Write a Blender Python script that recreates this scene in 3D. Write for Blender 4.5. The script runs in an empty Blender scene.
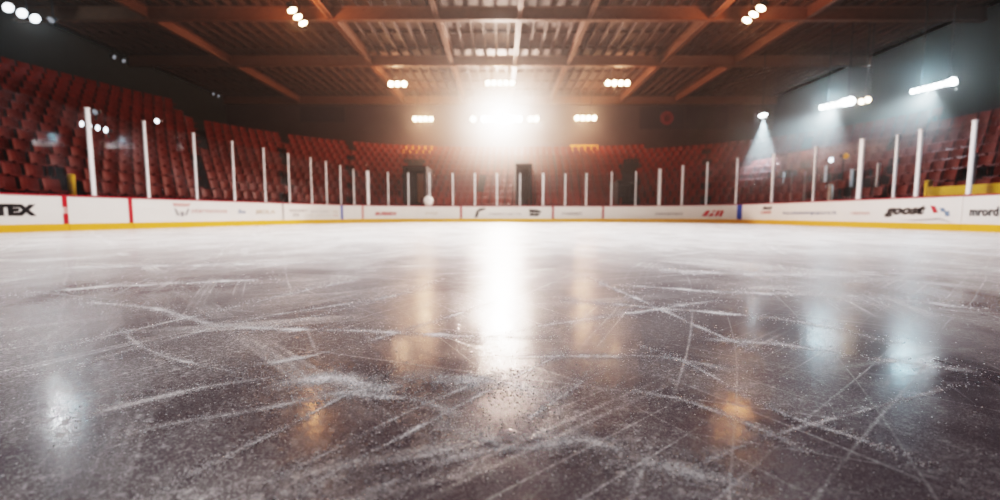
import bpy, bmesh, math, random
from mathutils import Vector, Matrix
random.seed(7)
S = bpy.context.scene
COL = S.collection
R = math.radians

# ------------------------------------------------------------------ camera
FPX, CH, HORIZ = 420.0, 0.49, 214.6
PITCH = math.atan((250 - HORIZ) / FPX)
cam_d = bpy.data.cameras.new('camera')
cam = bpy.data.objects.new('camera', cam_d)
COL.objects.link(cam)
cam.location = (0, 0, CH)
cam.rotation_euler = (math.pi / 2 - PITCH, 0, 0)
cam_d.sensor_width = 36
cam_d.lens = 36 * FPX / 1000
cam_d.clip_end = 200
cam_d.dof.use_dof = True
cam_d.dof.focus_distance = 1.45
cam_d.dof.aperture_fstop = cam_d.lens / 11.5
S.camera = cam


def ray(px, py):
    cx, cy = (px - 500) / FPX, (250 - py) / FPX
    c, s = math.cos(PITCH), math.sin(PITCH)
    return Vector((cx, c + cy * s, cy * c - s))


def at(px, py, D):
    d = ray(px, py)
    return Vector((0, 0, CH)) + d * (D / d.y)


def at_z(px, py, z):
    d = ray(px, py)
    return Vector((0, 0, CH)) + d * ((z - CH) / d.z)


# ------------------------------------------------------------------ materials
def nt(m):
    m.use_nodes = True
    t = m.node_tree
    return t, t.nodes, t.links, t.nodes['Principled BSDF']


def mat(name, col, rough=.6, metal=0, noise=.12, scale=6, spec=.4, emis=None):
    m = bpy.data.materials.new(name)
    t, N, L, B = nt(m)
    tc = N.new('ShaderNodeTexCoord')
    nz = N.new('ShaderNodeTexNoise'); nz.inputs['Scale'].default_value = scale; nz.inputs['Detail'].default_value = 4
    L.new(tc.outputs['Object'], nz.inputs['Vector'])
    mx = N.new('ShaderNodeMix'); mx.data_type = 'RGBA'
    mx.inputs[6].default_value = tuple(c * (1 - noise) for c in col) + (1,)
    mx.inputs[7].default_value = tuple(min(1, c * (1 + noise)) for c in col) + (1,)
    L.new(nz.outputs['Fac'], mx.inputs[0])
    L.new(mx.outputs[2], B.inputs['Base Color'])
    B.inputs['Roughness'].default_value = rough
    B.inputs['Metallic'].default_value = metal
    B.inputs['Specular IOR Level'].default_value = spec
    if emis:
        B.inputs['Emission Color'].default_value = emis[0] + (1,)
        B.inputs['Emission Strength'].default_value = emis[1]
    return m


def emit(name, col, k):
    m = bpy.data.materials.new(name)
    m.use_nodes = True
    t = m.node_tree; N = t.nodes; N.clear()
    e = N.new('ShaderNodeEmission'); o = N.new('ShaderNodeOutputMaterial')
    e.inputs[0].default_value = col + (1,); e.inputs[1].default_value = k
    t.links.new(e.outputs[0], o.inputs[0])
    m.cycles.emission_sampling = 'NONE'
    return m


def glass_mat():
    m = bpy.data.materials.new('clear_glass')
    m.use_nodes = True
    t = m.node_tree; N = t.nodes; L = t.links; N.clear()
    tr = N.new('ShaderNodeBsdfTransparent'); tr.inputs[0].default_value = (.86, .88, .9, 1)
    gl = N.new('ShaderNodeBsdfGlossy'); gl.inputs[0].default_value = (1, 1, 1, 1); gl.inputs[1].default_value = .05
    df = N.new('ShaderNodeBsdfDiffuse'); df.inputs[0].default_value = (.5, .55, .62, 1)
    nz = N.new('ShaderNodeTexNoise'); nz.inputs['Scale'].default_value = 1.3; nz.inputs['Detail'].default_value = 5
    tc = N.new('ShaderNodeTexCoord'); L.new(tc.outputs['Object'], nz.inputs['Vector'])
    mr = N.new('ShaderNodeMapRange'); mr.inputs[1].default_value = .4; mr.inputs[2].default_value = .75
    mr.inputs[3].default_value = .008; mr.inputs[4].default_value = .06
    L.new(nz.outputs['Fac'], mr.inputs[0])
    fr = N.new('ShaderNodeFresnel'); fr.inputs[0].default_value = 1.22
    m1 = N.new('ShaderNodeMixShader'); m2 = N.new('ShaderNodeMixShader'); o = N.new('ShaderNodeOutputMaterial')
    L.new(mr.outputs[0], m1.inputs[0]); L.new(tr.outputs[0], m1.inputs[1]); L.new(df.outputs[0], m1.inputs[2])
    L.new(fr.outputs[0], m2.inputs[0]); L.new(m1.outputs[0], m2.inputs[1]); L.new(gl.outputs[0], m2.inputs[2])
    L.new(m2.outputs[0], o.inputs[0])
    return m


M = dict(
    white=mat('board_white', (.83, .82, .80), .35, noise=.04, scale=2),
    yellow=mat('kickplate_yellow', (.80, .40, .045), .4, noise=.06),
    red=mat('stripe_red', (.52, .02, .035), .4),
    darkred=mat('cap_red', (.38, .03, .05), .45),
    blue=mat('stripe_blue', (.03, .09, .42), .4),
    post=mat('post_white', (.88, .89, .92), .4, noise=.03),
    seat=mat('seat_red', (.15, .012, .006), .55, noise=.45, spec=.2, scale=.9),
    conc=mat('terrace_concrete', (.022, .014, .016), .9, noise=.25),
    floorc=mat('walkway_rubber', (.015, .013, .015), .9),
    deck=mat('roof_deck', (.085, .043, .032), .7, noise=.35, scale=.5),
    steel=mat('roof_steel', (.18, .082, .052), .55, noise=.2),
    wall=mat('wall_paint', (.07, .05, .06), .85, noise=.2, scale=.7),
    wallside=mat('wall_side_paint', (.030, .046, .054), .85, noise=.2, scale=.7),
    panel=mat('banner_dark', (.035, .03, .045), .8),
    crest=mat('crest_red', (.32, .06, .08), .7),
    housing=mat('lamp_housing', (.04, .04, .045), .5, metal=.4),
    ink=mat('ink_black', (.012, .012, .016), .5),
    inkgrey=mat('ink_grey', (.30, .30, .32), .5),
    inkpale=mat('ink_pale', (.55, .47, .40), .5),
    inkpink=mat('ink_pink', (.62, .36, .35), .5),
    inkblue=mat('ink_blue', (.16, .25, .38), .5),
    inkred=mat('ink_red', (.50, .03, .05), .5),
    sign=mat('sign_amber', (.75, .30, .04), .5, emis=((1, .42, .06), .35)),
    barrier=mat('barrier_yellow', (.80, .50, .03), .5),
    globe=mat('globe_white', (.9, .87, .84), .4, emis=((1, .9, .82), .25)),
    dark=mat('passage_shade', (.035, .024, .024), .9),
    lit_tan=mat('passage_tan', (.30, .15, .09), .7),
    glass=glass_mat(),
    warm=emit('lens_warm', (1.0, .72, .47), 30),
    flood=emit('lens_flood', (1.0, .90, .80), 90),
    cool=emit('lens_cool', (.86, .95, 1.0), 40),
    dim=emit('lens_dim', (.8, .85, .95), .35),
    small=emit('lens_small', (.86, .93, 1.0), 5),
)


# ------------------------------------------------------------------ mesh helpers
def link(name, bm, m, parent=None, smooth=False):
    me = bpy.data.meshes.new(name)
    bmesh.ops.recalc_face_normals(bm, faces=bm.faces[:])
    bm.to_mesh(me); bm.free()
    if smooth:
        for p in me.polygons: p.use_smooth = True
    me.materials.append(m)
    o = bpy.data.objects.new(name, me)
    COL.objects.link(o)
    if parent: o.parent = parent
    return o


def empty(name, loc=(0, 0, 0), rz=0):
    o = bpy.data.objects.new(name, None)
    o.location = loc; o.rotation_euler = (0, 0, rz); o.empty_display_size = .2
    COL.objects.link(o)
    return o


def tag(o, label=None, cat=None, group=None, kind=None):
    if label: o['label'] = label
    if cat: o['category'] = cat
    if group: o['group'] = group
    if kind: o['kind'] = kind
    return o


def box(bm, c, s, rot=None):
    mtx = Matrix.Translation(Vector(c))
    if rot is not None: mtx = mtx @ rot
    mtx = mtx @ Matrix.Diagonal(Vector((s[0], s[1], s[2], 1)))
    return bmesh.ops.create_cube(bm, size=1, matrix=mtx)


def tube(bm, a, b, r, n=10, r2=None):
    a, b = Vector(a), Vector(b)
    d = b - a
    q = d.to_track_quat('Z', 'Y').to_matrix().to_4x4()
    bmesh.ops.create_cone(bm, cap_ends=True, segments=n, radius1=r, radius2=r if r2 is None else r2, depth=d.length,
                          matrix=Matrix.Translation((a + b) / 2) @ q)


def lathe(bm, prof, n=16, mtx=Matrix()):
    rings = []
    for r, z in prof:
        rings.append([bm.verts.new(mtx @ Vector((r * math.cos(2 * math.pi * k / n), r * math.sin(2 * math.pi * k / n), z))) for k in range(n)])
    for a, b in zip(rings, rings[1:]):
        for k in range(n):
            bm.faces.new((a[k], a[(k + 1) % n], b[(k + 1) % n], b[k]))
    bm.faces.new(rings[0][::-1]); bm.faces.new(rings[-1])


# ------------------------------------------------------------------ rink outline (left -> back -> right)
def left_x(y): return -13.5 + .271 * (y - 11.3)


def bez(a, b, c, n):
    a, b, c = Vector(a), Vector(b), Vector(c)
    return [a * (1 - t) ** 2 + b * 2 * t * (1 - t) + c * t * t for t in [i / n for i in range(1, n + 1)]]


YB = 28.4
PTS = [Vector((left_x(0), 0)), Vector((left_x(8), 8)), Vector((left_x(20.5), 20.5))]
PTS += bez((left_x(20.5), 20.5), (left_x(YB), YB), (-3.0, YB), 24)
PTS += [Vector((5.0, YB))]
PTS += bez((5.0, YB), (13.9, YB), (13.9, 19.5), 24)
PTS += [Vector((13.9, 8)), Vector((13.9, 0))]
# dense resample
DENSE = [PTS[0]]
for a, b in zip(PTS, PTS[1:]):
    n = max(1, int((b - a).length / .5))
    DENSE += [a.lerp(b, i / n) for i in range(1, n + 1)]
CUM = [0]
for a, b in zip(DENSE, DENSE[1:]): CUM.append(CUM[-1] + (b - a).length)
LEN = CUM[-1]


def seg(s):
    s = max(0, min(LEN - 1e-6, s))
    lo, hi = 0, len(CUM) - 1
    while hi - lo > 1:
        mid = (lo + hi) // 2
        if CUM[mid] <= s: lo = mid
        else: hi = mid
    return lo, (s - CUM[lo]) / (CUM[lo + 1] - CUM[lo])


def tan_at(i):
    a = DENSE[max(0, i - 1)]; b = DENSE[min(len(DENSE) - 1, i + 1)]
    return (b - a).normalized()


def path(s, off=0.0):
    i, f = seg(s)
    p = DENSE[i].lerp(DENSE[i + 1], f)
    t = tan_at(i).lerp(tan_at(i + 1), f).normalized()
    n = Vector((-t.y, t.x))          # outward (path runs left, back, right => outward is to the left of travel)
    return p + n * off, t, n


def s_at_px(px):
    r = (px - 500) / FPX * math.cos(PITCH)
    best = None
    for i in range(len(DENSE) - 1):
        a, b = DENSE[i], DENSE[i + 1]
        if a.y < 2 or b.y < 2: continue
        ra, rb = a.x / a.y, b.x / b.y
        if (ra - r) * (rb - r) <= 0 and rb != ra:
            f = (r - ra) / (rb - ra)
            return CUM[i] + f * (CUM[i + 1] - CUM[i])
    return 0.0 if r < 0 else LEN


def strip(s0, s1, o0, o1, z0, z1, bm=None, step=.5):
    bm = bm or bmesh.new()
    n = max(1, int((s1 - s0) / step))
    prev = None
    for i in range(n + 1):
        s = s0 + (s1 - s0) * i / n
        a, _, _ = path(s, o0); b, _, _ = path(s, o1)
        ring = [bm.verts.new((a.x, a.y, z0)), bm.verts.new((b.x, b.y, z0)), bm.verts.new((b.x, b.y, z1)), bm.verts.new((a.x, a.y, z1))]
        if prev:
            for k in range(4):
                bm.faces.new((prev[k], prev[(k + 1) % 4], ring[(k + 1) % 4], ring[k]))
        else:
            bm.faces.new(ring[::-1])
        prev = ring
    bm.faces.new(prev)
    return bm


ORD = 'first second third fourth fifth sixth seventh eighth ninth tenth eleventh twelfth thirteenth fourteenth fifteenth sixteenth'.split()

# ------------------------------------------------------------------ ice
def ice_mat():
    m = bpy.data.materials.new('rink_ice')
    t, N, L, B = nt(m)
    geo = N.new('ShaderNodeNewGeometry')

    def noise(scale, detail=5, dist=0., stretch=None, rot=0, rough=.55):
        n = N.new('ShaderNodeTexNoise')
        n.inputs['Scale'].default_value = scale; n.inputs['Detail'].default_value = detail
        n.inputs['Distortion'].default_value = dist; n.inputs['Roughness'].default_value = rough
        if stretch:
            mp = N.new('ShaderNodeMapping'); mp.inputs['Scale'].default_value = stretch; mp.inputs['Rotation'].default_value = (0, 0, rot)
            L.new(geo.outputs['Position'], mp.inputs['Vector']); L.new(mp.outputs[0], n.inputs['Vector'])
        else:
            L.new(geo.outputs['Position'], n.inputs['Vector'])
        return n.outputs['Fac']

    def rng(x, a, b, c=0., d=1.):
        r = N.new('ShaderNodeMapRange'); r.inputs[1].default_value = a; r.inputs[2].default_value = b
        r.inputs[3].default_value = c; r.inputs[4].default_value = d
        L.new(x, r.inputs[0]); return r.outputs[0]

    def mth(op, a, b=None):
        r = N.new('ShaderNodeMath'); r.operation = op
        for k, v in enumerate((a, b)):
            if v is None: continue
            if isinstance(v, (int, float)): r.inputs[k].default_value = v
            else: L.new(v, r.inputs[k])
        return r.outputs[0]

    def scratch(rot, freq, width, bend, seed):
        """thin straight-ish skate lines: narrow bands of a stretched, warped coordinate"""
        mp = N.new('ShaderNodeMapping'); mp.inputs['Rotation'].default_value = (0, 0, rot); mp.inputs['Location'].default_value = (seed, seed * .7, 0)
        L.new(geo.outputs['Position'], mp.inputs['Vector'])
        w = N.new('ShaderNodeTexNoise'); w.inputs['Scale'].default_value = .35; w.inputs['Detail'].default_value = 1
        L.new(mp.outputs[0], w.inputs['Vector'])
        sx = N.new('ShaderNodeSeparateXYZ'); L.new(mp.outputs[0], sx.inputs[0])
        c = mth('ADD', sx.outputs[0], mth('MULTIPLY', w.outputs['Fac'], bend))
        v = N.new('ShaderNodeTexNoise'); v.noise_dimensions = '1D'; v.inputs['Scale'].default_value = freq; v.inputs['Detail'].default_value = 2
        L.new(c, v.inputs['W'])
        line = rng(mth('ABSOLUTE', mth('SUBTRACT', v.outputs['Fac'], .5)), 0, width, 1, 0)
        brk = N.new('ShaderNodeTexNoise'); brk.inputs['Scale'].default_value = 1.1; brk.inputs['Detail'].default_value = 3
        L.new(mp.outputs[0], brk.inputs['Vector'])
        return mth('MULTIPLY', line, rng(brk.outputs['Fac'], .45, .65))

    grain = mth('MAXIMUM', rng(noise(170, 3, 0, None, 0, .7), .50, .72), mth('MULTIPLY', rng(noise(46, 5, .3, None, 0, .75), .52, .68), .8))
    speck = rng(noise(420, 2, 0), .60, .74)
    patch = rng(noise(1.1, 6, .6, (1, .55, 1), .4, .62), .38, .66)
    patch = mth('MULTIPLY', patch, rng(noise(.75, 2, .4), .38, .58, .38, 1))
    cloud = rng(noise(.22, 4), .35, .65)
    sc = None
    for a in ((.45, 2.2, .010, .35, 3.1), (-.8, 1.8, .008, .3, 7.7), (1.25, 1.6, .010, .4, 1.3), (-1.25, 2.6, .007, .3, 12.9), (.9, 2.4, .007, .3, 8.8), (-.5, 2.2, .008, .35, 21.5)):
        x = scratch(*a); sc = x if sc is None else mth('MAXIMUM', sc, x)
    sc = mth('MULTIPLY', sc, .75)
    frost = mth('ADD', mth('MULTIPLY', patch, mth('ADD', mth('MULTIPLY', grain, 1.05), .10)), mth('MULTIPLY', speck, .32))
    frost = mth('ADD', frost, mth('MULTIPLY', sc, mth('ADD', mth('MULTIPLY', grain, .6), .25)))
    frost = mth('ADD', frost, mth('MULTIPLY', cloud, .06))
    # ramp along the sheet paints the far ice's bright light into the frost
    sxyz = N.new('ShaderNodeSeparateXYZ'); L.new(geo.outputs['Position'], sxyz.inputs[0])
    far_light = rng(mth('ADD', sxyz.outputs[1], mth('MULTIPLY', noise(.5, 3), 3.0)), 2.6, 9.0, 0, .60)
    frost = mth('ADD', frost, far_light)
    fc = N.new('ShaderNodeClamp'); L.new(frost, fc.inputs[0])
    fr = fc.outputs[0]
    mx = N.new('ShaderNodeMix'); mx.data_type = 'RGBA'
    mx.inputs[6].default_value = (.078, .062, .075, 1); mx.inputs[7].default_value = (.86, .86, .88, 1)
    L.new(fr, mx.inputs[0]); L.new(mx.outputs[2], B.inputs['Base Color'])
    L.new(rng(fr, 0, 1, .13, .34), B.inputs['Roughness'])
    B.inputs['IOR'].default_value = 1.31
    bp = N.new('ShaderNodeBump'); bp.inputs['Strength'].default_value = .25; bp.inputs['Distance'].default_value = .004
    L.new(mth('ADD', mth('MULTIPLY', fr, .6), mth('MULTIPLY', noise(14, 3), .5)), bp.inputs['Height'])
    L.new(bp.outputs[0], B.inputs['Normal'])
    return m


bm = bmesh.new()
ring = [bm.verts.new((p.x, p.y, 0)) for p in DENSE]
ring += [bm.verts.new((13.9, -8, 0)), bm.verts.new((left_x(0), -8, 0))]
bm.faces.new(ring)
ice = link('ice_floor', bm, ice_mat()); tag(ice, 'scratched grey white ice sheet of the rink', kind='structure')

# skate marks: bands of shaved frost lying on the ice
def mark_mat():
    m = bpy.data.materials.new('shaved_frost')
    t, N, L, B = nt(m)
    B.inputs['Base Color'].default_value = (.86, .86, .9, 1); B.inputs['Roughness'].default_value = .75
    uv = N.new('ShaderNodeUVMap')
    sp = N.new('ShaderNodeSeparateXYZ'); L.new(uv.outputs[0], sp.inputs[0])
    geo = N.new('ShaderNodeNewGeometry')
    n1 = N.new('ShaderNodeTexNoise'); n1.inputs['Scale'].default_value = 150; n1.inputs['Detail'].default_value = 4; n1.inputs['Roughness'].default_value = .7
    n2 = N.new('ShaderNodeTexNoise'); n2.inputs['Scale'].default_value = 6; n2.inputs['Detail'].default_value = 4
    L.new(geo.outputs['Position'], n1.inputs['Vector']); L.new(geo.outputs['Position'], n2.inputs['Vector'])
    # v in 0..1 across, fade to the edges
    a = N.new('ShaderNodeMath'); a.operation = 'SUBTRACT'; L.new(sp.outputs[1], a.inputs[0]); a.inputs[1].default_value = .5
    b = N.new('ShaderNodeMath'); b.operation = 'ABSOLUTE'; L.new(a.outputs[0], b.inputs[0])
    c = N.new('ShaderNodeMapRange'); L.new(b.outputs[0], c.inputs[0]); c.inputs[1].default_value = 0; c.inputs[2].default_value = .5; c.inputs[3].default_value = .23; c.inputs[4].default_value = -.27
    d = N.new('ShaderNodeMath'); d.operation = 'ADD'; L.new(n1.outputs['Fac'], d.inputs[0]); L.new(c.outputs[0], d.inputs[1])
    e = N.new('ShaderNodeMath'); e.operation = 'MULTIPLY_ADD'; L.new(n2.outputs['Fac'], e.inputs[0]); e.inputs[1].default_value = .9; L.new(d.outputs[0], e.inputs[2])
    f = N.new('ShaderNodeMapRange'); L.new(e.outputs[0], f.inputs[0]); f.inputs[1].default_value = 1.0; f.inputs[2].default_value = 1.40; f.inputs[3].default_value = 0; f.inputs[4].default_value = 1
    g = N.new('ShaderNodeMath'); g.operation = 'MULTIPLY'; L.new(f.outputs[0], g.inputs[0]); L.new(sp.outputs[0], g.inputs[1])
    L.new(g.outputs[0], B.inputs['Alpha'])
    return m


LINES = [  # pixel polyline, half width in metres, strength
    ([(20, 297), (62, 290), (160, 284), (280, 279)], .16, .9),
    ([(60, 300), (150, 308), (224, 326), (360, 331), (487, 337), (560, 338)], .05, .95),
    ([(60, 350), (100, 338), (200, 315), (290, 294), (358, 279)], .025, .9),
    ([(120, 330), (146, 349), (190, 363), (246, 374)], .018, .9),
    ([(90, 415), (129, 405), (200, 388), (280, 377), (340, 372)], .035, .8),
    ([(270, 385), (330, 378), (380, 386), (430, 378), (500, 382), (560, 400)], .085, 1.2),
    ([(330, 392), (380, 397), (420, 401), (470, 420)], .03, .8),
    ([(100, 440), (180, 423), (260, 410), (330, 395), (420, 384), (520, 372)], .03, .7),
    ([(157, 494), (230, 455), (302, 419), (400, 365)], .012, .8),
    ([(270, 482), (340, 447), (424, 405), (500, 374)], .012, .7),
    ([(291, 497), (390, 443), (500, 385), (570, 350)], .014, .9),
    ([(525, 421), (560, 398), (601, 368)], .016, 1.0),
    ([(500, 357), (570, 357), (660, 357), (740, 372)], .04, .8),
    ([(430, 420), (515, 448), (584, 441), (660, 465), (757, 489)], .04, .75),
    ([(640, 345), (690, 365), (774, 410), (850, 437), (914, 461)], .012, .7),
    ([(584, 276), (640, 300), (705, 330), (760, 352)], .03, .8),
    ([(560, 300), (680, 310), (800, 322), (900, 345)], .06, .8),
    ([(620, 285), (720, 292), (860, 297), (990, 310)], .10, .8),
    ([(430, 290), (360, 302), (260, 318), (150, 345), (60, 372)], .03, .6),
    ([(440, 280), (380, 300), (300, 320), (240, 335)], .02, .6),
    ([(700, 340), (780, 345), (880, 360), (980, 372)], .05, .6),
    ([(30, 268), (160, 266), (330, 262)], .2, .8),
    ([(660, 270), (780, 275), (960, 272)], .25, .8),
    ([(500, 300), (440, 320), (330, 352), (250, 366)], .03, .7),
    ([(470, 345), (520, 330), (620, 315), (720, 300)], .05, .8),
    ([(690, 470), (760, 440), (850, 415), (960, 385)], .010, .5),
    ([(620, 390), (680, 400), (760, 430), (800, 450)], .02, .6),
    ([(350, 470), (430, 455), (500, 440), (560, 436)], .03, .7),
    ([(360, 497), (450, 460), (520, 447)], .03, .7),
]


def spline(pts, n=14):
    out = []
    P = [pts[0]] + pts + [pts[-1]]
    for i in range(1, len(P) - 2):
        p0, p1, p2, p3 = P[i - 1:i + 3]
        for k in range(n):
            t = k / n
            out.append(.5 * ((2 * p1) + (p2 - p0) * t + (2 * p0 - 5 * p1 + 4 * p2 - p3) * t * t + (3 * p1 - p0 - 3 * p2 + p3) * t ** 3))
    out.append(pts[-1])
    return out


bm = bmesh.new()
uvl = bm.loops.layers.uv.new('UVMap')
grain_pts = []
for li, (pp, hw, st) in enumerate(LINES):
    hw *= 1.6
    sp = spline([at_z(x, y, 0) for x, y in pp])
    z = .0008 + li * .00006
    prev = None
    n = len(sp)
    for i, p in enumerate(sp):
        t = (sp[min(n - 1, i + 1)] - sp[max(0, i - 1)]); t.z = 0
        if t.length < 1e-6: continue
        t.normalize()
        q = Vector((-t.y, t.x, 0))
        a = bm.verts.new((p.x + q.x * hw, p.y + q.y * hw, z)); b = bm.verts.new((p.x - q.x * hw, p.y - q.y * hw, z))
        u = st * min(1, min(i, n - 1 - i) / (n * .18) + .1)
        if prev:
            f = bm.faces.new((prev[0], prev[1], b, a))
            for lp, w in zip(f.loops, ((prev[2], 0), (prev[2], 1), (u, 1), (u, 0))): lp[uvl].uv = w
        prev = (a, b, u)
        if p.y < 4.5:
            for _ in range(int(26 * st)):
                grain_pts.append((p + q * random.gauss(0, hw * .8) + t * random.uniform(-.05, .05), 1.0))
marks = link('skate_mark_frost', bm, mark_mat()); tag(marks, 'white frost shaved up along the skate tracks on the near ice', 'frost', kind='stuff')

# loose grains of shaved ice
bm = bmesh.new()
for _ in range(2600):
    px, py = random.uniform(-30, 1030), 255 + 245 * random.random() ** .8
    grain_pts.append((at_z(px, py, 0), .8))
for _ in range(900):
    px, py = random.gauss(470, 130), random.gauss(400, 40)
    if py < 300: continue
    grain_pts.append((at_z(px, py, 0), 1.2))
for _ in range(2600):
    px, py = random.gauss(430, 105), 386 + (random.gauss(0, 10)) + 8 * math.sin(random.random() * 6)
    grain_pts.append((at_z(px, py, 0), 1.15))
for _ in range(900):
    t_ = random.random(); px, py = 430 + 330 * t_, 425 + 62 * t_ + random.gauss(0, 10)
    grain_pts.append((at_z(px, py, 0), 1.3))
for p, k in grain_pts:
    r = k * (.0007 + .0026 * random.random() ** 4) * min(2.2, .6 + p.y * .35)
    vs = []
    a0 = random.uniform(0, 6.28)
    for j in range(4):
        vs.append(bm.verts.new((p.x + r * math.cos(a0 + j * 1.57) * random.uniform(.7, 1.2), p.y + r * math.sin(a0 + j * 1.57) * random.uniform(.7, 1.2), .0032)))
    top = bm.verts.new((p.x + random.uniform(-.3, .3) * r, p.y + random.uniform(-.3, .3) * r, .0032 + r * random.uniform(.4, .8)))
    for j in range(4): bm.faces.new((vs[j], vs[(j + 1) % 4], top))
gm = mat('snow_grain', (.92, .93, .96), .35, noise=.02)
_t = gm.node_tree; _tl = _t.nodes.new('ShaderNodeBsdfTranslucent'); _tl.inputs[0].default_value = (.95, .96, 1, 1)
_m = _t.nodes.new('ShaderNodeMixShader'); _m.inputs[0].default_value = .5
_t.links.new(_t.nodes['Principled BSDF'].outputs[0], _m.inputs[1]); _t.links.new(_tl.outputs[0], _m.inputs[2])
_t.links.new(_m.outputs[0], _t.nodes['Material Output'].inputs[0])
grains = link('ice_shavings', bm, gm); tag(grains, 'loose white crumbs of shaved ice scattered over the near ice', 'ice shavings', kind='stuff')

# ------------------------------------------------------------------ boards
FONT = None


def text_mesh(txt, h, bold=0., shear=0., width=None):
    cu = bpy.data.curves.new('lettering', 'FONT')
    cu.body = txt; cu.size = 1; cu.offset = bold; cu.shear = shear; cu.align_x = 'LEFT'; cu.resolution_u = 3
    o = bpy.data.objects.new('lettering_tmp', cu); COL.objects.link(o)
    dg = bpy.context.evaluated_depsgraph_get()
    me = bpy.data.meshes.new_from_object(o.evaluated_get(dg))
    bpy.data.objects.remove(o); bpy.data.curves.remove(cu)
    xs = [v.co.x for v in me.vertices]; ys = [v.co.y for v in me.vertices]
    x0, x1, y0, y1 = min(xs), max(xs), min(ys), max(ys)
    sy = h / (y1 - y0); sx = (width / (x1 - x0)) if width else sy
    for v in me.vertices:
        v.co.x = (v.co.x - (x0 + x1) / 2) * sx; v.co.y = (v.co.y - (y0 + y1) / 2) * sy
    return me


def poly_mesh(polys):
    me = bpy.data.meshes.new('shape')
    vs, fs = [], []
    for p in polys:
        fs.append(list(range(len(vs), len(vs) + len(p)))); vs += [(x, y, 0) for x, y in p]
    me.from_pydata(vs, [], fs)
    return me


def on_board(me, px, z, m, parent, name='lettering', off=-.012, label=None):
    """wrap a flat mesh (u, v) on to the inner board face, centred at pixel column px and height z"""
    s0 = s_at_px(px)
    bm = bmesh.new(); bm.from_mesh(me)
    for v in bm.verts:
        p, _, _ = path(s0 + v.co.x, off)
        v.co = Vector((p.x, p.y, z + v.co.y))
    bpy.data.meshes.remove(me)
    o = link(name, bm, m, parent)
    if label: o['label'] = label
    return o


def ell(cx, cy, rx, ry, n=20): return [(cx + rx * math.cos(2 * math.pi * k / n), cy + ry * math.sin(2 * math.pi * k / n)) for k in range(n)]


def W(px0, px1): return s_at_px(px1) - s_at_px(px0)


SEAMS = [None, 68, 133, 284, 343, 363.5, 462, 554, 604, 742, 962, None]
BLAB = [
    'white rink board with heavy black lettering, beside the double red stripe',
    'short blank white rink board between the two red stripes',
    'long white rink board with a small red crest and pale red script',
    'white rink board with two columns of tiny grey print, before the blue stripe',
    'narrow blank white rink board just right of the thin blue stripe',
    'white rink board with bold red lettering, below the white globe',
    'white rink board at the far end with a black swoosh and dark badge',
    'short white rink board at far end with one grey italic word',
    'white rink board with a red block logo, ending at the wide blue stripe',
    'long white rink board with blue script and a large black brush logo',
    'white rink board with dark serif lettering, past the large brush logo',
]
boards = []
for i in range(11):
    s0 = 0.3 if SEAMS[i] is None else s_at_px(SEAMS[i])
    s1 = LEN - .3 if SEAMS[i + 1] is None else s_at_px(SEAMS[i + 1])
    mid, _, _ = path((s0 + s1) / 2)
    root = empty('rink_board')
    tag(root, BLAB[i], 'rink board', 'dasher boards around the rink')
    g = .006
    link('panel', strip(s0 + g, s1 - g, 0, .10, .20, 1.04), M['white'], root)
    link('kickplate', strip(s0 + g, s1 - g, -.018, .10, .0, .21), M['yellow'], root)
    link('cap_rail', strip(s0 + g, s1 - g, -.02, .13, 1.04, 1.085), M['darkred'], root)
    boards.append(root)


def stripe(i, px, wpx, m, z0=.212, z1=1.038, side=1):
    s = s_at_px(px); w = W(px - wpx / 2, px + wpx / 2)
    a, b = (s + .008, s + w) if side > 0 else (s - w, s - .008)
    link('stripe', strip(a, b, -.008, .0, z0, z1), m, boards[i])


for z0, z1 in ((.212, .52), (.72, 1.038)): stripe(0, 68, 5, M['red'], z0, z1, -1)
stripe(0, 68, 4, M['inkpink'], .53, .71, -1)
stripe(1, 133, 4, M['red'], side=-1)
stripe(2, 284, 1.6, M['inkgrey'], side=-1)
stripe(3, 343, 2.2, M['blue'], side=-1)
stripe(4, 363.5, 1.4, M['red'], side=-1)
stripe(5, 462, 2.0, M['darkred'], side=-1)
stripe(6, 554, 2.0, M['darkred'], side=-1)
stripe(7, 604, 2.0, M['darkred'], side=-1)
stripe(8, 742, 5, M['blue'], z0=.0, side=-1)

T = text_mesh
on_board(T('BTEX', .32, .075, 0, W(-18, 37)), 10, .62, M['ink'], boards[0])
# board 2: crest + pale script
r = .13
sh = [(-1, .6), (-.5, 1), (.5, 1), (1, .6), (.9, -.2), (0, -1), (-.9, -.2)]
on_board(poly_mesh([[(x * .36, y * .2) for x, y in ([(-1, 1), (1, 1), (.8, .45), (-.8, .45)])]]), 182, .72, M['inkpink'], boards[2], 'crest')
on_board(poly_mesh([[(-.30, .10), (-.22, .10), (-.10, -.16), (-.18, -.16)], [(.30, .10), (.22, .10), (.10, -.16), (.18, -.16)], [(-.08, -.02), (.08, -.02), (.05, -.2), (-.05, -.2)]]), 182, .62, M['inkgrey'], boards[2], 'crest_shield')
on_board(T('startennes', .15, .01, .2, W(192, 228)), 210, .64, M['inkpink'], boards[2])
on_board(T('bs', .18, .03, .2, W(238, 246)), 242, .63, M['inkblue'], boards[2])
on_board(T('MOLA', .2, .03, 0, W(257, 276)), 266, .63, M['inkpale'], boards[2])
# board 3
on_board(T('BADEMET', .11, .02, 0, W(290, 308)), 299, .70, M['inkgrey'], boards[3])
on_board(T('Eli', .13, .02, 0, W(293, 299)), 296, .47, M['inkgrey'], boards[3])
on_board(T('fore nolder', .10, .0, 0, W(311, 329)), 320, .68, M['inkgrey'], boards[3])
on_board(T('vinter nolen rist', .08, .0, 0, W(305, 331)), 318, .46, M['inkpale'], boards[3])
on_board(T('no', .12, .0, 0, W(333, 338)), 335.5, .66, M['inkpale'], boards[3])
on_board(T('no', .12, .0, 0, W(333, 338)), 335.5, .44, M['inkpink'], boards[3])
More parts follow.
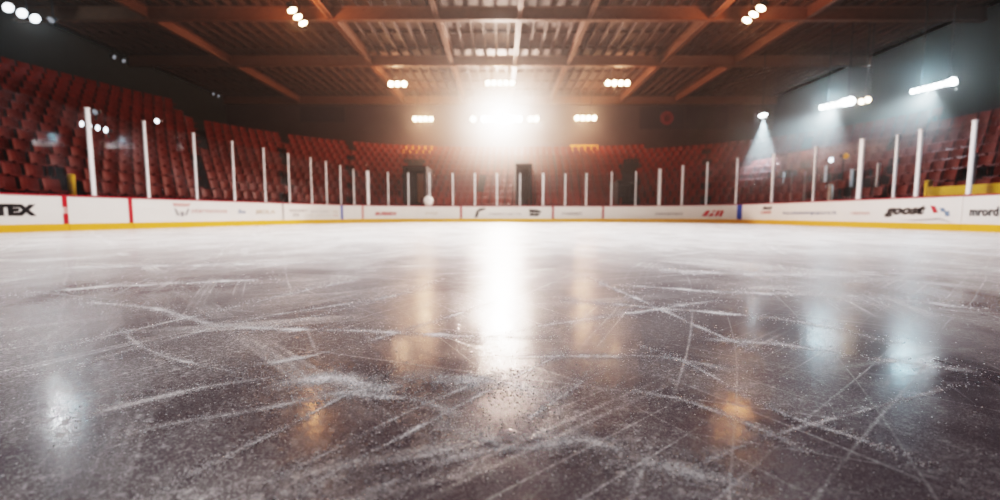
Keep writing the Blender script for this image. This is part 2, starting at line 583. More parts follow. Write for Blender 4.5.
# board 5
on_board(T('BUBBEX', .20, .04, .15, W(375, 397)), 386, .55, M['inkred'], boards[5])
on_board(T('FTGE', .16, .01, 0, W(426, 438)), 432, .56, M['inkpale'], boards[5])
# board 6
on_board(poly_mesh([[(-.3, -.28), (-.12, -.28), (.0, .12), (.4, .26), (.45, .36), (.0, .30), (-.16, .14)]]), 479, .58, M['ink'], boards[6], 'swoosh_logo')
on_board(T('maters net rie', .15, .01, .1, W(489, 521)), 505, .55, M['inkgrey'], boards[6])
on_board(poly_mesh([[(-.4, .26), (.2, .2), (.42, .1), (.42, .02), (-.38, .04)], [(-.36, -.02), (.36, -.04), (.2, -.2), (-.36, -.18)]]), 535, .60, M['ink'], boards[6], 'badge')
# board 7
on_board(T('ruasan', .17, .015, .25, W(562, 582)), 572, .56, M['inkgrey'], boards[7])
# board 8
on_board(T('tommermant', .17, .015, .2, W(655, 683)), 669, .55, M['inkgrey'], boards[8])
k = W(702, 724) / 2
on_board(poly_mesh([[(-k, -.17), (-k * .55, -.17), (-k * .25, .17), (-k * .62, .17)], [(-k * .5, -.17), (-.02, -.17), (k * .12, .02), (-k * .12, .02)],
                    [(-k * .1, .08), (k * .2, .08), (k * .3, .17), (-k * .05, .17)],
                    [(k * .1, -.17), (k * .4, -.17), (k * .7, .17), (k * .42, .17)], [(k * .52, -.17), (k * .8, -.17), (k, .17), (k * .76, .17)]]),
         713, .56, M['inkred'], boards[8], 'block_logo')
# board 9
on_board(poly_mesh([[(-.30, .02), (.28, .02), (.34, .17), (.06, .12), (-.22, .17)]]), 767, .74, M['ink'], boards[9], 'hat_logo')
on_board(T('UMT', .13, .04, .1, W(761, 772)), 766.5, .60, M['inkred'], boards[9])
on_board(T('bandsatningsport.it', .19, .012, .1, W(781, 834)), 808, .56, M['inkblue'], boards[9])
on_board(T('ritenen', .14, .01, .1, W(851, 870)), 860, .56, M['inkpink'], boards[9])
on_board(T('goost', .40, .06, .35, W(884, 925)), 904, .60, M['ink'], boards[9])
k = W(884, 950)
on_board(poly_mesh([[(-.3 * k, -.05), (.0, -.07), (.32 * k, -.02), (.5 * k, -.12), (.32 * k, .02), (.0, -.035)]]), 918, .36, M['inkgrey'], boards[9], 'swoosh_line')
on_board(poly_mesh([[(-.1, .12), (.05, .1), (.16, -.1), (.02, -.12)]]), 933, .66, M['inkred'], boards[9], 'red_mark')
on_board(poly_mesh([[(-.14, .12), (.0, .12), (.06, .0), (-.08, .0)], [(0, .02), (.16, .02), (.18, -.14), (.06, -.14)]]), 944, .58, M['inkblue'], boards[9], 'check_mark')
on_board(T('mrord', .26, .03, 0, W(969, 998)), 984, .58, M['ink'], boards[10])

# ------------------------------------------------------------------ glass posts and panes
POSTS = [(-1, 81, 0), (96.5, 109, 1), (151, 122, 0), (199, 134, 0), (236.5, 142, 0), (267, 149, 0), (291, 154, 0), (313, 158.5, 0), (328, 162, 0), (342, 166, 0),
         (355, 170, 0), (369, 171.5, 2), (389, 173, 0), (409, 173.5, 0), (430, 174, 0), (453, 174, 0), (475, 174, 0), (497, 174, 0), (520, 174, 0), (543, 174, 1), (565, 174.5, 0),
         (586, 174, 0), (611, 172.5, 0), (635, 172, 0), (658.5, 169.5, 2), (681, 166, 1), (705, 163, 0), (734.5, 159, 0), (770, 154, 1), (811, 147.5, 0), (856, 140, 2),
         (890.5, 136, 0), (913, 130.6, 1), (965, 121.7, 1), (1030, 108, 0)]


def side_of(px): return 'left side boards' if px < 300 else ('curved left corner boards' if px < 372 else ('far end boards' if px < 640 else ('curved right corner boards' if px < 730 else 'right side boards')))


pinfo = []
cnt = {}
for px, py, fat in POSTS:
    s = s_at_px(px)
    p, t, n = path(s, .05)
    zt = at(px, py, p.y).z
    sd = side_of(px); cnt.setdefault(sd, []).append(px)
    pinfo.append((s, zt, fat, sd, len(cnt[sd])))
sizeword = {0: 'slim white post', 1: 'bright white post', 2: 'broad white post'}
for s, zt, fat, sd, k in pinfo:
    p, t, n = path(s, .05)
    w = (.08, .12, .19)[fat]
    o = empty('glass_post', (p.x, p.y, 1.092), math.atan2(t.y, t.x))
    nn = len(cnt[sd])
    place = f'{ORD[k - 1]} of {nn} from the left'
    tag(o, f'{sizeword[fat]} on the {sd}, {place}', 'post', 'white posts between the glass panes')
    h = zt - 1.085
    b = bmesh.new(); box(b, (0, 0, h / 2), (w, .07, h)); bmesh.ops.bevel(b, geom=b.edges[:], offset=.012, segments=2, affect='EDGES')
    link('upright', b, M['post'], o)
    b = bmesh.new(); box(b, (0, -.005, .0), (w + .05, .10, .008)); link('foot', b, M['post'], o)
    b = bmesh.new(); box(b, (0, 0, h + .02), (w + .01, .085, .04)); link('cap', b, M['post'], o)
cnt2 = {}
for (a, b_) in zip(pinfo, pinfo[1:]):
    sd = a[3]; cnt2[sd] = cnt2.get(sd, 0) + 1
tot = dict(cnt2); cnt2 = {}
for (a, b_) in zip(pinfo, pinfo[1:]):
    sd = a[3]; cnt2[sd] = cnt2.get(sd, 0) + 1
    bm = bmesh.new()
    n = 3
    GAP = (.055, .07, .105)
    s0, s1 = a[0] + GAP[a[2]], b_[0] - GAP[b_[2]]
    prev = None
    for i in range(n + 1):
        f = i / n
        p, _, _ = path(s0 + (s1 - s0) * f, .05)
        v = (bm.verts.new((p.x, p.y, 1.105)), bm.verts.new((p.x, p.y, (a[1] * (1 - f) + b_[1] * f) - .06)))
        if prev: bm.faces.new((prev[0], v[0], v[1], prev[1]))
        prev = v
    o = link('glass_screen', bm, M['glass'])
    tag(o, f'clear glass screen on the {sd}, {ORD[cnt2[sd] - 1]} of {tot[sd]} from the left', 'glass screen', 'glass screens above the boards')

# lower inner posts of the bench enclosure behind the right-hand glass
for j, (px, py, D) in enumerate([(784, 172, 26.0), (826, 166, 22.5), (852, 169, 21.0), (879, 163, 19.0), (975, 153, 15.2)]):
    p = at(px, py, D)
    o = empty('bench_post', (p.x, p.y, 0))
    tag(o, f'shorter grey post standing behind the right side glass, {ORD[j]} from the far corner', 'post', 'short posts behind the right glass')
    b = bmesh.new(); box(b, (0, 0, p.z / 2), (.11, .07, p.z)); link('upright', b, M['post'], o)
    b = bmesh.new(); box(b, (0, 0, .03), (.26, .2, .06)); link('foot', b, M['housing'], o)

# ------------------------------------------------------------------ walkway, terraces, seats
bm = bmesh.new(); box(bm, (0, 20, -.06), (52, 56, .1)); fl = link('floor', bm, M['floorc']); tag(fl, 'dark rubber floor behind the boards', kind='structure')

ROW0, DEP, Z0, RISE = 1.7, .82, .85, .50
sL, sM, sR = s_at_px(318), s_at_px(640), s_at_px(770)


def rows_at(s):
    if s < sL: return 14
    if s < sM: return 11
    return 10 if s < sR else 8


WALLX, YW = 25.8, 40.5


def terrace(name, s0, s1, nrows, label):
    bm = bmesh.new()
    for k in range(nrows):
        a, b = s0, s1
        o1 = ROW0 + DEP * (k + 1)
        while abs(path(a, o1)[0].x) > WALLX - .1 and a < b: a += .3
        while abs(path(b, o1)[0].x) > WALLX - .1 and b > a: b -= .3
        if b - a < .5: continue
        o2 = o1 if k < nrows - 1 else o1 + .9
        strip(a, b, ROW0 + DEP * k, o2, max(0, Z0 + RISE * k - .75), Z0 + RISE * k, bm, 1.0)
    tag(link(name, bm, M['conc']), label, kind='structure')


terrace('terrace_left', 3, sL, 14, 'dark stepped terrace of the left stand')
terrace('terrace_back', sL, sM, 11, 'dark stepped terrace of the far stand')
terrace('terrace_corner', sM, sR, 10, 'dark stepped terrace of the far right corner')
terrace('terrace_right', sR, LEN - 3, 8, 'dark stepped terrace of the right stand')


def seat_bm(bm, mtx):
    """folding stadium seat: dished pan, curved back shell, bracket; faces -Y, sits on z=0"""
    w = .47
    def shell(prof, th, cup):
        rows = []
        for (y, z, dy, dz) in prof:
            r1, r2 = [], []
            for i in range(5):
                u = -1 + i / 2
                x = u * w / 2
                c = cup * (u * u)
                y1, z1 = y + dy * c, z + dz * c
                r1.append(bm.verts.new(mtx @ Vector((x, y1, z1)))); r2.append(bm.verts.new(mtx @ Vector((x, y1 + dy * -th, z1 + dz * -th))))
            rows.append((r1, r2))
        for (a1, a2), (b1, b2) in zip(rows, rows[1:]):
            for i in range(4):
                bm.faces.new((a1[i], a1[i + 1], b1[i + 1], b1[i])); bm.faces.new((a2[i], b2[i], b2[i + 1], a2[i + 1]))
            bm.faces.new((a1[0], b1[0], b2[0], a2[0])); bm.faces.new((a1[4], a2[4], b2[4], b1[4]))
        for r1, r2 in (rows[0], rows[-1]):
            for i in range(4): bm.faces.new((r1[i], r2[i], r2[i + 1], r1[i + 1]))
    shell([(-.22, .40, 0, 1), (-.18, .43, 0, 1), (0, .40, 0, 1), (.17, .42, 0, 1)], .035, .03)
    shell([(.19, .42, -1, 0), (.21, .60, -1, 0), (.26, .80, -1, 0), (.28, .84, -1, 0)], .035, .05)
    for x in (-.17, .17):
        b = bmesh.ops.create_cube(bm, size=1, matrix=mtx @ Matrix.Translation((x, .12, .19)) @ Matrix.Diagonal((.04, .10, .38, 1)))


AISLES = [(203, 211), (286, 292), (352, 357), (408, 424), (480, 483), (518, 530), (619, 636), (700, 704), (797, 802), (880, 886)]
KEEP = [at(a, b, D) for a, b, D in ((784, 172, 26.0), (826, 166, 22.5), (852, 169, 21.0), (879, 163, 19.0), (975, 153, 15.2), (71, 174, 15.0), (929, 180, 15.2), (831, 184, 20.2), (831, 160, 20), (846, 156, 20.5))]
cand = []
for k in range(14):
    s = 3.0
    while s < LEN - 3:
        if rows_at(s) <= k: s += .55; continue
        off = ROW0 + DEP * k + .50
        p, t, n = path(s, off)
        pitch_scale = (path(s + .1, off)[0] - path(s - .1, off)[0]).length / .2
        step = .56 / max(.4, pitch_scale)
        s += step
        if abs(p.x) > WALLX - .5 or p.y < 6: continue
        px = 500 + FPX * p.x / p.y
        if any(a <= px <= b for a, b in AISLES) and not (k > 7 and 400 < px < 640): continue
        if any((p.x - q[0]) ** 2 + (p.y - q[1]) ** 2 < .30 for q in KEEP): continue
        cand.append((p, t, n, k, px))
vis = sorted([c for c in cand if 4 < c[4] < 996], key=lambda c: c[0].y)
near = vis[:300]
nset = set(id(c) for c in near)
bm = bmesh.new()
seat_bm(bm, Matrix())
proto = link('stadium_seat', bm, M['seat'], smooth=False)
first = True
for c in near:
    p, t, n, k, px = c
    o = proto if first else proto.copy()
    if not first: COL.objects.link(o)
    first = False
    o.location = (p.x, p.y, Z0 + RISE * k); o.rotation_euler = (0, 0, math.atan2(t.y, t.x))
    sd = 'left' if px < 500 else 'right'
    tag(o, f'red plastic seat in the near stretch of the {sd} stand, {ORD[k]} row up', 'seat', f'red seats, near {sd} stand, {ORD[k]} row')
bm = bmesh.new()
for c in cand:
    if id(c) in nset: continue
    p, t, n, k, px = c
    if not (-40 < px < 1040): continue
    seat_bm(bm, Matrix.Translation((p.x, p.y, Z0 + RISE * k)) @ Matrix.Rotation(math.atan2(t.y, t.x), 4, 'Z'))
o = link('stadium_seat_rows', bm, M['seat']); tag(o, 'rows of red plastic seats filling the far stand and corners', 'seats', kind='stuff')

# ------------------------------------------------------------------ passages under the far stand
def passage(name, px0, px1, ptop, label, inner, D=29.9):
    a = at(px0, ptop, D); b = at(px1, ptop, D)
    cx, w, h = (a.x + b.x) / 2, b.x - a.x, a.z
    root = empty(name, (cx, D, 0)); tag(root, label, 'passage', kind='structure')
    L_ = 2.6
    bm = bmesh.new()
    box(bm, (-w / 2 - .08, L_ / 2, h / 2), (.16, L_, h)); box(bm, (w / 2 + .08, L_ / 2, h / 2), (.16, L_, h)); box(bm, (0, L_ / 2, h + .08), (w + .32, L_, .16))
    link('doorway_frame', bm, M['conc'], root)
    bm = bmesh.new(); box(bm, (0, L_ * .5, h / 2), (w, .1, h)); link('shade_panel', bm, M['dark'], root)  # flat dark panel paints the shade inside the doorway
    if inner:
        bm = bmesh.new(); box(bm, (w * .22, L_ * .42, h * .46), (w * .45, .06, h * .92)); link('lit_panel', bm, M['lit_tan'], root)  # tan panel paints the lit inside of the passage


passage('doorway_1', 405, 424, 168, 'tall dark doorway in the far stand with a painted tan lit interior', True)
passage('doorway_2', 518, 530, 166, 'narrow dark doorway in the middle of the far stand', False)
passage('doorway_3', 620, 636, 183, 'low dark doorway in the far stand near the right corner', False)

# ------------------------------------------------------------------ hall shell
CE = 11.4
def wallbox(name, c, s, m, label):
    bm = bmesh.new(); box(bm, c, s); o = link(name, bm, m); tag(o, label, kind='structure'); return o


wallbox('wall_back', (0, YW + .15, CE / 2), (52, .3, CE), M['wall'], 'dim mauve end wall above the far stand')
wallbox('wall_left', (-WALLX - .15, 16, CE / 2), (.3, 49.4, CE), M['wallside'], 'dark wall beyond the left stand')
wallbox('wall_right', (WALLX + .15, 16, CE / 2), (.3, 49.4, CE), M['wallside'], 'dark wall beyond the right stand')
bm = bmesh.new(); box(bm, (0, 16.6, CE + .35), (52.2, 50, .1))
x = -25.4
while x < 25.5:
    box(bm, (x, 16.6, CE + .17), (.13, 48.2, .26)); x += .74
y = 8.0
while y < 40:
    box(bm, (0, y, CE + .24), (51.4, .08, .12)); y += 2.35
c = link('ceiling', bm, M['deck']); tag(c, 'brown ribbed roof deck of the hall', kind='structure')
HB = 10.4
BZ = HB + CH


def ibeam(name, a, b, w, h, label):
    a, b = Vector(a), Vector(b)
    d = b - a; L_ = d.length
    rot = Matrix.Rotation(math.atan2(d.y, d.x), 4, 'Z')
    c = (a + b) / 2
    bm = bmesh.new()
    box(bm, c + Vector((0, 0, .02)), (L_, w, .04), rot); box(bm, c + Vector((0, 0, h / 2)), (L_, w * .25, h), rot); box(bm, c + Vector((0, 0, h - .02)), (L_, w, .04), rot)
    tag(link(name, bm, M['steel']), label, kind='structure')


for i, rr in enumerate([-1.8, -.865, -.32, .10, .455, 1.08, 1.57]):
    X = rr * HB
    wdt = .34 if rr in (-.865, 1.08) else .24
    ibeam('roof_beam', (X, -6, BZ - .02), (X, YW, BZ - .02), wdt, CE - BZ + .08, f'brown steel beam running the length of the roof, {ORD[i]} from the left wall')
for i, D in enumerate((10.2, 16.6, 23.3, 30.2, 40.2)):
    ibeam('cross_beam', (-WALLX, D, BZ - .12), (WALLX, D, BZ - .12), .32, CE - BZ + .18, f'brown steel cross beam spanning the roof, {ORD[4 - i]} from the end wall')

# wall banners and signs on the end wall
def banner(px0, px1, py0, py1, label, crest=False, name='wall_banner'):
    D = YW - .06
    a = at(px0, py0, D); b = at(px1, py1, D)
    root = empty(name, ((a.x + b.x) / 2, YW, (a.z + b.z) / 2)); tag(root, label, 'banner')
    w, h = b.x - a.x, a.z - b.z
    bm = bmesh.new(); box(bm, (0, -.03, 0), (w, .05, h)); link('cloth', bm, M['panel'], root)
    return root, w, h


b1, w, h = banner(300, 345, 107, 122, 'plain dark banner on the end wall, left of the warm lights')
b2, w, h = banner(640, 684, 107, 129, 'dark banner with a faint round red crest on the end wall')
bm = bmesh.new(); px = at(667, 118, YW - .1).x - b2.location.x
q = Matrix.Translation((px, -.062, 0)) @ Matrix.Rotation(R(90), 4, 'X')
lathe(bm, [(.48, 0), (.62, 0), (.62, .02), (.48, .02)], 28, q); link('crest_ring', bm, M['crest'], b2)
bm = bmesh.new(); lathe(bm, [(.001, 0), (.30, 0), (.30, .02), (.001, .02)], 20, q); link('crest_centre', bm, M['crest'], b2)
b3, w, h = banner(686, 728, 107, 129, 'plain dark banner on the end wall, just right of the round crest')



def amber(px0, px1, py0, py1, D, n, label):
    a = at(px0, py0, D); b = at(px1, py1, D)
    root = empty('amber_sign', ((a.x + b.x) / 2, D, (a.z + b.z) / 2)); tag(root, label, 'sign')
    w, h = b.x - a.x, a.z - b.z
    bm = bmesh.new(); box(bm, (0, 0, 0), (w, .12, h)); bmesh.ops.bevel(bm, geom=bm.edges[:], offset=.04, segments=2, affect='EDGES'); link('sign_panel', bm, M['sign'], root)
    for i in range(n):
        x = -w / 2 + w * (i + .5) / n
        bm = bmesh.new(); bmesh.ops.create_uvsphere(bm, u_segments=12, v_segments=8, radius=min(.13, h * .25), matrix=Matrix.Translation((x, -.10, h * .08 * (-1) ** i))); link('bulb', bm, M['sign'], root, True)
    for x in (-w * .4, w * .4):
        bm = bmesh.new(); tube(bm, (x, .06, 0), (x, YW - D, .1), .03); link('bracket', bm, M['housing'], root)


amber(402, 434, 146, 153, 39.6, 4, 'amber sign with dim bulbs above the tall doorway in the far stand')
amber(570, 598, 145, 152, 39.6, 4, 'amber sign with dim bulbs right of the big floodlight')
amber(577, 591, 155, 160, 39.2, 2, 'small amber sign hanging just under the wider amber sign')

# ------------------------------------------------------------------ lamps
def lamp(nm, loc, aim, typ, energy, col, size=.3, spot=100, blend=.4):
    d = bpy.data.lights.new(nm, typ); d.energy = energy; d.color = col
    if typ == 'SPOT': d.spot_size = R(spot); d.spot_blend = blend; d.shadow_soft_size = size
    elif typ == 'POINT': d.shadow_soft_size = size
    else: d.size = size
    o = bpy.data.objects.new(nm, d); COL.objects.link(o)
    o.location = loc
    if aim is not None: o.rotation_euler = (Vector(aim) - Vector(loc)).to_track_quat('-Z', 'Y').to_euler()
    return o


def bank(p0, p1, n, rad, lens, label, aim, hang='roof', name='floodlight_bank', big=(), cat='floodlight', group='floodlight banks under the roof'):
    p0, p1 = Vector(p0), Vector(p1)
    c = (p0 + p1) / 2
    root = empty(name, c); tag(root, label, cat, group)
    d = (p1 - p0)
    if n == 1: d = Vector((1, 0, 0))
    u = d.normalized()
    f = (Vector(aim) - c).normalized()           # facing
    f = (f - u * f.dot(u)).normalized()
    up = u.cross(f).normalized()
    if up.z < 0: up = -up
    fr = Matrix((u, f, up)).transposed().to_4x4()
    L_ = (p1 - p0).length + rad * 2.4
    b = bmesh.new(); box(b, -f * rad * 1.0, (L_, rad * .5, rad * 1.1), fr); link('housing', b, M['housing'], root)
    for i in range(n):
        q = p0.lerp(p1, i / (n - 1)) - c if n > 1 else Vector()
        rr = rad * (1.5 if i in big else 1)
        rot = f.to_track_quat('Z', 'Y').to_matrix().to_4x4()
        mt = Matrix.Translation(q) @ rot
        b = bmesh.new(); lathe(b, [(rr * .45, -rr * .9), (rr * .8, -rr * .6), (rr * 1.08, 0), (rr * 1.08, rr * .08), (rr * .9, rr * .02), (rr * .3, -rr * .1)], 14, mt)
        bowl = link('lamp', b, M['housing'], root, True)
        b = bmesh.new(); lathe(b, [(rr * .98, rr * .06), (rr * .8, rr * .22), (rr * .4, rr * .32), (.002, rr * .35)], 16, mt)
        link('lens', b, lens, bowl, True)
    ends = (p0.lerp(p1, .15) - c, p0.lerp(p1, .85) - c) if n > 1 else (Vector(),)
    for e in ends:
        e = e - f * rad
        b = bmesh.new()
        if hang == 'roof': tube(b, e, (e.x, e.y, CE + .1 - c.z), .03, 8)
        elif hang == 'wallL': tube(b, e, (-WALLX - c.x, e.y, e.z + .1), .04, 8)
        elif hang == 'wallR': tube(b, e, (WALLX - c.x, e.y, e.z + .1), .04, 8)
        elif hang == 'back': tube(b, e, (e.x, YW - c.y, e.z + .1), .04, 8)
        else: tube(b, e, e + Vector(hang), .03, 8)
        link('hanger', b, M['housing'], root)
    return c


CAMP = (0, 4, 0)
wm, cl = M['warm'], M['cool']
Hh = BZ - .25 - CH
def atH(px, py, H): return at_z(px, py, CH + H)


A = bank(atH(292, 10, 9.6), atH(303, 23, 9.6), 3, .20, wm, 'warm three lamp bank glowing against the roof beam at upper left', (-4, 8, 0))
Bk = bank(atH(761, 8, 9.6), atH(747, 20, 9.6), 3, .20, wm, 'warm three lamp bank glowing against the roof beam at upper right', (6, 8, 0))
C_ = bank(at(391, 84, 32), at(404, 84, 32), 3, .19, wm, 'warm three lamp bank under the roof, beside the long left beam', CAMP)
D_ = bank(at(488, 83, 32), at(512, 83, 32), 5, .175, wm, 'warm five lamp bank hanging above the brightest floodlight', CAMP)
E_ = bank(at(608, 83, 32), at(627, 83, 32), 4, .185, wm, 'warm four lamp bank under the roof, left of the long right beam', CAMP)
F_ = bank(at(415, 119, 38), at(431, 119, 38), 4, .19, wm, 'low warm four lamp bank before the end wall, left of the bright flare', CAMP)
G1 = bank(at(473.5, 119, 38), at(473.5, 119, 38), 1, .24, wm, 'single warm lamp just left of the brightest floodlight', CAMP)
G = bank(at(484.5, 119, 38), at(519, 119, 38), 7, .25, M['flood'], 'brightest floodlight bank, a blinding white flare above the far stand', CAMP, big=(3, 4))
G2 = bank(at(530.5, 119, 38), at(536, 119, 38), 2, .24, wm, 'warm pair of lamps just right of the brightest floodlight', CAMP)
H_ = bank(at(577, 118, 38), at(594, 118, 38), 4, .20, wm, 'low warm four lamp bank before the end wall, right of the flare', CAMP)
I_ = bank(at(763, 115, 29), at(763, 115, 29), 1, .25, cl, 'single cool spotlight throwing a misty cone over the right corner', (14, 27, 0))
J_ = bank(atH(822, 107.5, 6.3), atH(851, 101, 6.3), 6, .145, cl, 'cool white six lamp bank over the right stand, nearer the corner', (6, 12, 0), big=(4, 5))
J2 = bank(atH(861.5, 101.5, 6.3), atH(868, 99.8, 6.3), 2, .15, wm, 'warm pair of lamps at the end of the cool six lamp bank', (6, 12, 0))
K_ = bank(atH(913, 91.5, 6.0), atH(953, 81.5, 6.0), 8, .115, cl, 'cool white eight lamp bank over the right stand, ending in a bright lamp', (4, 10, 0), big=(7,))
L_1 = bank(atH(8, 7.5, 9.6), atH(35, 18.5, 9.6), 3, .22, M['small'], 'three cool oval lamps high up at the top left corner', (-6, 8, 0))
L_2 = bank(atH(51, 20, 9.6), atH(51, 20, 9.6), 1, .15, M['dim'], 'dim single lamp beside the three cool oval lamps', (-6, 8, 0))
sp_, _, _ = path(s_at_px(96.5), .12)
bank(at(82, 124, 15.2), at(106, 130, 14.9), 4, .10, M['small'], 'row of four bright lamp reflections in the left glass, modelled as small lamps', (-6, 4, 1), hang=(.15, -.05, -.3), group='small lamps behind the glass')  # reflections in the glass built as glowing lamps, this row and the next
bank(at(95, 112, 15.2), at(95, 112, 15.2), 1, .10, M['dim'], 'tiny dim reflection near the tall left glass post, modelled as a lamp', (-6, 4, 1), hang=(.0, -.1, -.3), group='small lamps behind the glass')
bank(at(157, 121, 17.2), at(157, 121, 17.2), 1, .09, M['small'], 'tiny pale lamp reflection beside a left glass post, modelled as a lamp', (-6, 4, 1), hang=(-.2, .0, -.2), group='small lamps behind the glass')  # mirrored lamp in the pane, built as a glowing one
bank(at(831, 160, 20.0), at(831, 160, 20.0), 1, .12, M['small'], 'small round white lamp shining behind the right side glass', (4, 4, 1), hang=(0, 0, -1.2), group='small lamps behind the glass')
bank(at(846, 156, 20.5), at(846, 156, 20.5), 1, .14, M['sign'], 'small amber lamp behind the right side glass', (4, 4, 1), hang=(0, 0, -1.2), group='small lamps behind the glass')
for px, py, X, lb in ((119, 59, -WALLX + .25, 'dim pale strip lamp on the dark left wall, nearer one'), (216, 95, -WALLX + .25, 'dim pale strip lamp on the dark left wall, farther one')):
    d = ray(px, py); p = Vector((0, 0, CH)) + d * (X / d.x)
    bank(p + Vector((0, -.35, 0)), p + Vector((0, .35, 0)), 2, .13, M['dim'], lb, (0, 10, 2), hang='wallL', name='wall_lamp', cat='lamp', group='strip lamps on the left wall')

# globe, barrier, bollards
p = at(428.5, 201, 29.3)
root = empty('globe_lantern', (p.x, p.y, 0)); tag(root, 'white round globe on a post just behind the far end boards', 'globe')
bm = bmesh.new(); lathe(bm, [(.06, -.36), (.2, -.34), (.31, -.16), (.34, .02), (.30, .18), (.18, .30), (.02, .34)], 24, Matrix.Translation((0, 0, p.z))); link('globe', bm, M['globe'], root, True)
bm = bmesh.new(); tube(bm, (0, 0, 0), (0, 0, p.z - .34), .05); link('post', bm, M['housing'], root)
bm = bmesh.new(); lathe(bm, [(.2, 0), (.2, .03), (.06, .06)], 16); link('base', bm, M['housing'], root)

p0, p1 = at(928, 192, 15.0), at(1012, 191.5, 12.6)
root = empty('padded_barrier', ((p0.x + p1.x) / 2, (p0.y + p1.y) / 2, 0)); tag(root, 'yellow padded barrier rail behind the right side glass', 'barrier')
c = Vector(root.location)
d = Vector((p1.x - p0.x, p1.y - p0.y, 0)); rot = Matrix.Rotation(math.atan2(d.y, d.x), 4, 'Z')
bm = bmesh.new(); box(bm, (0, 0, 1.27), (d.length, .14, .36), rot); bmesh.ops.bevel(bm, geom=bm.edges[:], offset=.04, segments=3, affect='EDGES'); link('pad', bm, M['barrier'], root)
for f in (-.42, .42):
    q = d * f
    bm = bmesh.new(); tube(bm, (q.x, q.y, 0), (q.x, q.y, 1.15), .04); link('leg', bm, M['housing'], root)
for px, py, D, lb in ((71, 174, 15.0, 'yellow marker post behind the left glass, near the double red stripe'), (929, 180, 15.2, 'yellow marker post behind the right glass, at the end of the barrier'),
                      (831, 184, 20.2, 'pale tan marker post behind the right glass, under the small lamp')):
    p = at(px, py, D)
    root = empty('marker_post', (p.x, p.y, 0)); tag(root, lb, 'post', 'marker posts behind the glass')
    m_ = M['barrier'] if 'yellow' in lb else M['inkpale']
    bm = bmesh.new(); lathe(bm, [(.11, .04), (.10, p.z - .08)], 14); link('shaft', bm, m_, root, True)
    bm = bmesh.new(); lathe(bm, [(.11, p.z - .08), (.11, p.z - .03), (.05, p.z)], 14); link('cap', bm, m_, root, True)
    bm = bmesh.new(); lathe(bm, [(.2, 0), (.2, .03), (.12, .05)], 14); link('base', bm, M['housing'], root)

# ------------------------------------------------------------------ light and haze
WARM, ORG, COOL = (1, .70, .46), (1, .42, .16), (.68, .90, 1)
# added spots without fixtures, high over the sheet, lighting boards and ice
for x, y, e, c in ((-6, 9, 5200, (1, .95, .92)), (6, 9, 5200, (.95, .97, 1)), (0, 13.6, 7500, (1, .94, .88)), (0, 22, 4500, (1, .9, .82))):
    lamp('rink_fill', (x, y, 10.7), (x, y + .8, 0), 'SPOT', e, c, .4, 112, .5)
# the brightest bank
lamp('flare', G + Vector((0, -.5, 0)), (0, 6, 0), 'SPOT', 30000, (1, .76, .65), .45, 104, .7)
for p, e in ((C_, 380), (D_, 560), (E_, 340), (F_, 900), (G, 1700), (H_, 900)):
    lamp('warm_bank', p + Vector((0, -.45, -.1)), None, 'POINT', e, (1, .52, .30), .3)
for p in (A, Bk):
    lamp('roof_glow', p + Vector((0, .0, -.28)), None, 'POINT', 440, ORG, .2)
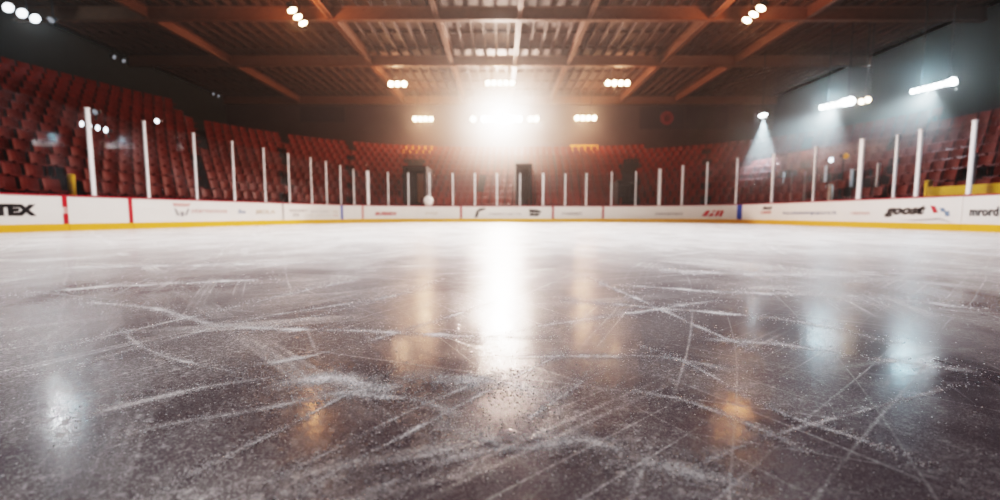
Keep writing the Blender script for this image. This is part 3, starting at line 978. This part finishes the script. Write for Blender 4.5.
# cool right-hand lamps
lamp('cone', I_ + Vector((0, -.1, -.3)), I_ + Vector((-1.0, -1.5, -9)), 'SPOT', 13000, COOL, .08, 44, .5)
lamp('cool_bank', J_ + Vector((-.3, -.3, -.25)), J_ + Vector((-4, -1, -5)), 'SPOT', 2000, COOL, .2, 90, .8)
lamp('cool_bank', K_ + Vector((-.3, -.3, -.25)), K_ + Vector((-4, -1, -5)), 'SPOT', 1800, COOL, .2, 90, .8)
lamp('teal_fill', L_1 + Vector((1.0, 0, -.6)), None, 'POINT', 130, (.45, .82, 1), .15)  # added teal points that tint the dark sides of the hall
lamp('teal_fill', K_ + Vector((0, .3, .6)), None, 'POINT', 160, (.45, .82, 1), .3)
lamp('teal_fill', J_ + Vector((0, .3, .6)), None, 'POINT', 130, (.45, .82, 1), .3)
lamp('left_bank', L_1 + Vector((.3, -.2, -.4)), (-4, 4, 0), 'SPOT', 800, (.9, .96, 1), .16, 50, .8)

w = bpy.data.worlds.new('arena_air'); S.world = w; w.use_nodes = True
N = w.node_tree.nodes; L = w.node_tree.links
N['Background'].inputs[0].default_value = (.02, .03, .04, 1); N['Background'].inputs[1].default_value = .0
vs = N.new('ShaderNodeVolumeScatter'); vs.inputs['Color'].default_value = (1, .97, .95, 1); vs.inputs['Anisotropy'].default_value = .5
gp = N.new('ShaderNodeNewGeometry')
acc = None
for c, rad, k in ((G + Vector((0, -1, -.6)), 13.0, .032), ((17.5, 25.5, 5.2), 7.0, .080), ((19.0, 18.0, 5.6), 5.5, .046)):
    d = N.new('ShaderNodeVectorMath'); d.operation = 'DISTANCE'; L.new(gp.outputs['Position'], d.inputs[0]); d.inputs[1].default_value = c
    r = N.new('ShaderNodeMapRange'); r.interpolation_type = 'SMOOTHSTEP'; L.new(d.outputs['Value'], r.inputs[0])
    r.inputs[1].default_value = 0; r.inputs[2].default_value = rad; r.inputs[3].default_value = k; r.inputs[4].default_value = 0
    if acc is None: acc = r.outputs[0]
    else:
        m_ = N.new('ShaderNodeMath'); L.new(acc, m_.inputs[0]); L.new(r.outputs[0], m_.inputs[1]); acc = m_.outputs[0]
m_ = N.new('ShaderNodeMath'); L.new(acc, m_.inputs[0]); m_.inputs[1].default_value = .0018
L.new(m_.outputs[0], vs.inputs['Density'])
L.new(vs.outputs[0], N['World Output'].inputs['Volume'])
w.cycles.volume_step_size = 3.6
S.cycles.volume_max_steps = 24

S.view_settings.view_transform = 'Filmic'
S.view_settings.look = 'Very High Contrast'
S.view_settings.exposure = -.2
S.cycles.use_denoising = True
S.cycles.max_bounces = 3; S.cycles.diffuse_bounces = 1; S.cycles.glossy_bounces = 2; S.cycles.transparent_max_bounces = 12; S.cycles.volume_bounces = 0
S.cycles.sample_clamp_indirect = 4; S.cycles.sample_clamp_direct = 0
S.cycles.caustics_reflective = False; S.cycles.caustics_refractive = False
S.cycles.use_adaptive_sampling = True; S.cycles.adaptive_threshold = .03
